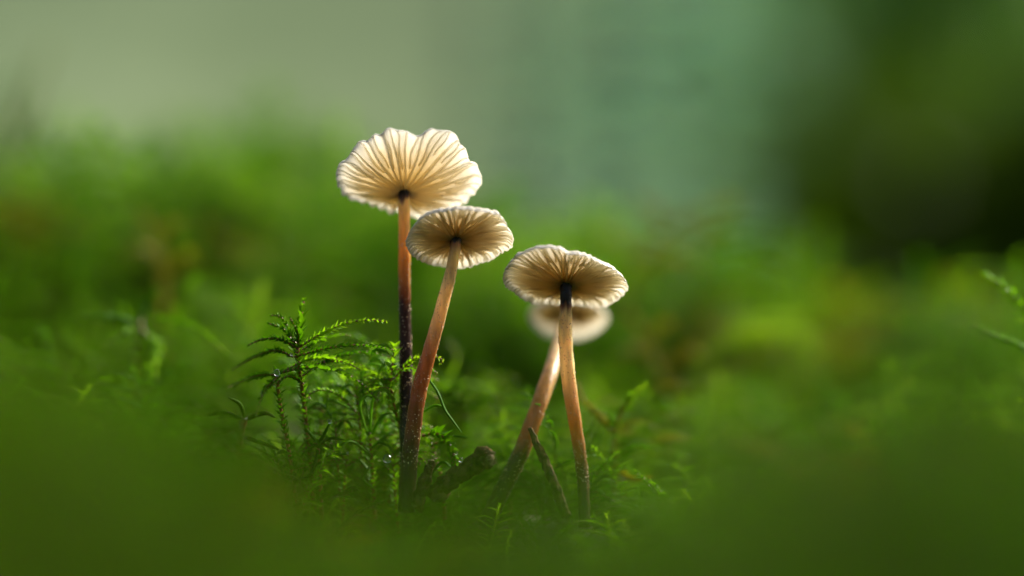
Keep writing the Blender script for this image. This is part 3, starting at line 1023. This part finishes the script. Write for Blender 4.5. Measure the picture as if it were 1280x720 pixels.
moss_thing('moss_frond', 'blurred light green moss frond with hanging leaf tips over the dark moss',
           [(150, 560, 27), (165, 480, 27), (175, 410, 27)],
           [([(175, 410, 27), (188, 430, 27), (191, 470, 26.8)], 2.2, M['moss_bright']), ([(175, 410, 27), (150, 420, 26.8), (128, 436, 26.6)], 1.5, M['moss_bright']),
            ([(175, 408, 27), (140, 398, 27), (100, 395, 27)], 1.4), ([(175, 408, 27), (205, 400, 27), (245, 412, 26.8), (280, 440, 26.5)], 1.3), ([(176, 405, 27), (180, 385, 27.2), (200, 360, 27.5)], 1.3),
            ([(160, 480, 27), (130, 480, 26.5), (105, 490, 26.2)], 1.2)], M['moss'])
moss_thing('moss_shoot', 'moss shoot with bright pointed tip beside the tan mushroom stem',
           [(770, 650, 26.3), (768, 590, 26.2), (772, 530, 26.1), (790, 495, 26)],
           [([(775, 515, 26.1), (790, 497, 26), (808, 480, 25.9)], 1.3, M['moss_bright']), ([(770, 545, 26.2), (748, 520, 26.1), (730, 500, 26.2), (722, 478, 26.3)], 1.1, M['moss_brown']),
            ([(770, 540, 26.2), (760, 520, 26), (745, 512, 25.9)], 1.0), ([(768, 575, 26.2), (800, 560, 26), (830, 565, 25.9)], 1.1), ([(768, 590, 26.2), (790, 600, 26), (815, 598, 25.8)], 1.1, M['moss_brown'])],
           M['moss'], stem_r=.03)
moss_thing('moss_frond', 'two pointed moss branch tips standing out against the dark bush',
           [(1330, 640, 26.2), (1325, 540, 26.2), (1318, 440, 26.2)],
           [([(1318, 430, 26.2), (1285, 392, 26.2), (1258, 362, 26.2), (1231, 343, 26.2)], 1.9, M['moss_bright']), ([(1320, 455, 26.2), (1285, 440, 26.2), (1250, 424, 26.2), (1214, 407, 26.2)], 1.5, M['moss_bright']),
            ([(1320, 430, 26.2), (1300, 410, 26.3), (1274, 402, 26.3)], 1.4, M['moss_bright']), ([(1325, 520, 26.2), (1290, 500, 26), (1262, 540, 26)], 1.4, M['moss_dark_shade'])], M['moss'])
moss_thing('moss_frond', 'dark arched moss frond blurred against the pale hillside',
           [(-30, 330, 38), (-10, 270, 38), (10, 210, 38), (38, 120, 38), (60, 60, 38.2)],
           [([(0, 240, 38), (20, 200, 38), (45, 165, 38), (60, 130, 38)], 3.2), ([(-10, 260, 38), (-20, 200, 38), (-10, 150, 38)], 3.2), ([(20, 180, 38), (10, 130, 38), (20, 90, 38)], 3.0),
            ([(-10, 280, 38), (30, 240, 38), (60, 235, 38)], 3.2)], M['moss'], stem_r=.05)
for lab, sp_, br_, mt in [
    ('tall moss frond arching over at the crest of the moss bank', [(300, 400, 34), (300, 320, 34), (312, 255, 34), (345, 232, 34)],
     [([(302, 300, 34), (270, 262, 34), (250, 268, 34)], 1.8), ([(305, 285, 34), (340, 262, 34), (370, 275, 34)], 1.8), ([(310, 262, 34), (290, 232, 34), (268, 235, 34)], 1.7), ([(330, 240, 34), (360, 240, 34), (392, 262, 34)], 1.7)], M['moss_bright']),
    ('narrow moss branch slanting up towards the tallest mushroom cap', [(400, 420, 33), (415, 350, 33), (440, 300, 33), (480, 262, 33)],
     [([(415, 350, 33), (395, 310, 33), (372, 300, 33)], 1.6), ([(430, 320, 33), (465, 300, 33), (490, 305, 33)], 1.5)], M['moss']),
    ('brownish moss frond on the bank, seen above the oval tan cap', [(770, 420, 33), (790, 350, 33), (820, 300, 33), (880, 262, 33), (920, 255, 33)],
     [([(800, 330, 33), (770, 300, 33), (745, 290, 33)], 1.8), ([(830, 292, 33), (820, 265, 33), (800, 250, 33)], 1.8), ([(850, 280, 33), (885, 290, 33), (910, 285, 33)], 1.8), ([(800, 335, 33), (840, 320, 33), (875, 330, 33)], 1.8)], M['moss_brown']),
    ('rust coloured moss shoot right beside the oval tan cap', [(845, 560, 30.5), (838, 500, 30.5), (820, 450, 30.5), (790, 395, 30.5)],
     [([(830, 470, 30.5), (860, 440, 30.5), (880, 450, 30.5)], 1.8), ([(820, 450, 30.5), (790, 440, 30.5), (770, 450, 30.5)], 1.8), ([(808, 425, 30.5), (830, 405, 30.5), (840, 410, 30.5)], 1.6)], M['moss_brown']),
    ('rust coloured moss shoot on the bank beneath the pale hillside', [(205, 440, 30.5), (205, 370, 30.5), (200, 310, 30.5), (180, 270, 30.5)],
     [([(205, 350, 30.5), (230, 320, 30.5), (245, 325, 30.5)], 1.8), ([(203, 330, 30.5), (175, 310, 30.5), (160, 320, 30.5)], 1.8), ([(195, 300, 30.5), (215, 280, 30.5), (225, 285, 30.5)], 1.6)], M['moss_brown']),
    ('long arching moss branches curving over low moss before the dark bush', [(850, 560, 31), (870, 470, 31), (930, 405, 31), (1000, 395, 31)],
     [([(880, 450, 31), (940, 415, 30.6), (1020, 415, 30.4)], 1.5), ([(868, 480, 31), (900, 440, 30.6), (980, 425, 30.2), (1030, 440, 30)], 1.5)], M['moss_bright']),
]:
    moss_thing('moss_frond', lab, sp_, br_, mt)


def tangle(n, x0, x1, y0, y1, d0, d1, label, group, mats):
    for q in range(n):
        bx, by, bd = rs.uniform(x0, x1), rs.uniform(y0, y1), rs.uniform(d0, d1)
        br = []
        for w in range(rs.integers(4, 7)):
            sg = rs.choice([-1, 1])
            L = rs.uniform(22, 58)
            rise = rs.uniform(-.1, .9) * L * .6
            hook = rs.uniform(.2, .9) * L
            dz = rs.uniform(-.25, .25)
            hy = by + rs.uniform(0, 45)
            br.append(([(bx, hy, bd), (bx + sg * L * .4, hy - rise * .8, bd + dz * .4), (bx + sg * L * .8, hy - rise, bd + dz * .8),
                        (bx + sg * L * 1.05, hy - rise + hook * .3, bd + dz), (bx + sg * L * 1.0, hy - rise + hook * .6, bd + dz)], rs.uniform(.55, .95), mats[rs.integers(len(mats))]))
        st = []
        for w in range(3):
            sg = rs.choice([-1, 1])
            L = rs.uniform(15, 35)
            hy = by + rs.uniform(0, 40)
            st.append(([(bx, hy, bd), (bx + sg * L * .5, hy - L * rs.uniform(.2, .9), bd), (bx + sg * L, hy - L * rs.uniform(.1, .6), bd), (bx + sg * L * 1.1, hy + L * rs.uniform(-.1, .4), bd)], .011))
        moss_thing('moss_shoot', label, [(bx + rs.uniform(-15, 15), by + 110, bd + .2), (bx + rs.uniform(-6, 6), by + 50, bd), (bx, by, bd)], br, mats[0], strands=st, group=group, stem_r=.014)


tangle(15, 375, 500, 455, 575, 25.1, 26.6, 'curling green moss shoot in the tangle beside the foot of the tallest stem', 'moss shoots tangled beside the tallest stem', [M['moss_bright']])
tangle(8, 405, 498, 425, 500, 25.0, 26.2, 'bright yellow green moss shoot arching up behind the dark part of the tallest stem', 'bright moss shoots behind the tallest stem', [M['moss_bright']])
tangle(9, 535, 650, 470, 575, 25.8, 28, 'curling green moss shoot in the hollow between the leaning stem and the orange stem', 'moss shoots in the hollow between the stems', [M['moss'], M['moss'], M['moss_bright']])
tangle(8, 740, 850, 490, 575, 27.0, 28.6, 'small moss shoot in the low moss next to the tan mushroom foot', 'moss shoots next to the tan mushroom', [M['moss'], M['moss_brown'], M['moss']])
tangle(5, 240, 340, 500, 560, 23.2, 24.1, 'dark low moss shoot round the wet red moss stem', 'moss shoots round the red stem', [M['moss'], M['moss_dark_shade']])


# ------------------------------------------------------------------ twigs
def twig(label, pts_, rads, knob=None):
    path = catmull([P(*p) for p in pts_], 26)
    root = empty('twig', path[0])
    tag(root, label, 'twig')
    n = 60
    path = catmull([P(*p) for p in pts_], n)
    path += np.array([[mnoise.noise(Vector((k * .16, 3.0 * c, len(label)))) for c in range(3)] for k in range(n)]) * rads[0] * .35
    r = np.interp(np.linspace(0, 1, n), np.linspace(0, 1, len(rads)), rads)
    mb = MB()
    tube(mb, path, r, 36, 0, wob=.35, seed=len(label), freq=.30, ridge=.42)
    mb.build('bark', M['twig'], root)
    # splintered break: a ragged ring of fibres round a darker core
    mb = MB()
    t_, a_, b_ = frames(path)
    e, dr, R0 = path[-1], t_[-1], rads[-1]
    tube(mb, [e - dr * .02, e + dr * R0 * .12, e + dr * R0 * .3], [R0 * .8, R0 * .72, R0 * .35], 14, 0, wob=.6, freq=1.3)
    for k in range(16):
        g = 2 * math.pi * k / 16 + rs.uniform(-.15, .15)
        c = e + (a_[-1] * math.cos(g) + b_[-1] * math.sin(g)) * R0 * rs.uniform(.55, .9) - dr * .02
        tip = c + dr * (.02 + R0 * rs.uniform(.1, .75)) + (a_[-1] * math.cos(g) + b_[-1] * math.sin(g)) * R0 * rs.uniform(-.15, .15)
        tube(mb, [c, (c + tip) / 2, tip], [R0 * .22, R0 * .15, R0 * .04], 5, 0)
    mb.build('broken_end', M['twig_wood'], root)
    return root


twig('stubby dark twig with a knobbly broken end lying by the leaning stem', [(538, 622, 24.75), (560, 604, 24.7), (582, 588, 24.6), (600, 576, 24.5), (611, 571, 24.45)], [.085, .085, .08, .075, .09, .10, .085])
twig('short pointed brown twig standing between the leaning stem and the stubby twig', [(520, 635, 24.6), (530, 604, 24.6), (540, 577, 24.65)], [.06, .055, .048, .03])
twig('thin brown stick crossing the foot of the orange stem', [(708, 645, 24.4), (692, 602, 24.5), (677, 568, 24.7), (663, 536, 24.9)], [.045, .042, .04, .035, .022])


# ------------------------------------------------------------------ water drops
def drop(px, py, d, r, label):
    mb = MB()
    c = P(px, py, d)
    nu, nv = 14, 9
    V, F = [], []
    for i in range(nv + 1):
        a = math.pi * i / nv
        for j in range(nu):
            g = 2 * math.pi * j / nu
            zz = math.cos(a)
            V.append((math.sin(a) * math.cos(g) * r, math.sin(a) * math.sin(g) * r, zz * r * (1.12 if zz > 0 else .95)))
    for i in range(nv):
        for j in range(nu):
            F.append((i * nu + j, (i + 1) * nu + j, (i + 1) * nu + (j + 1) % nu, i * nu + (j + 1) % nu))
    mb.add(V, F)
    o = mb.build('water_drop', M['water'])
    o.location = tuple(c)
    return tag(o, label, 'water drop', 'water drops on the moss')


for (px, py, d, r, lab) in [
    (484, 574, 24.85, .042, 'largest water drop, on the curling leaves at the foot of the tallest stem'),
    (346, 466, 24.6, .032, 'bright water drop at the reddish base of the drooping moss frond'),
    (328, 491, 24.5, .021, 'small water drop on the moss branch under the drooping frond'),
    (412, 527, 24.75, .020, 'tiny water drop at the tip of the star shaped tuft'),
    (435, 566, 24.75, .013, 'tiny water drop on the lowest leaf of the star shaped tuft'),
    (308, 522, 24.5, .017, 'small water drop on top of the wet red moss stem'),
    (305, 546, 24.5, .013, 'tiny water drop half way up the wet red moss stem'),
    (576, 575, 24.75, .024, 'small water drop on the drooping leaf touching the stubby twig'),
    (571, 567, 24.8, .013, 'tiny water drop above another on the drooping leaf at the twig'),
    (364, 443, 24.65, .014, 'tiny water drop where the feathery frond branches fan out'),
]:
    drop(px, py, d, r, lab)
print('scene done')
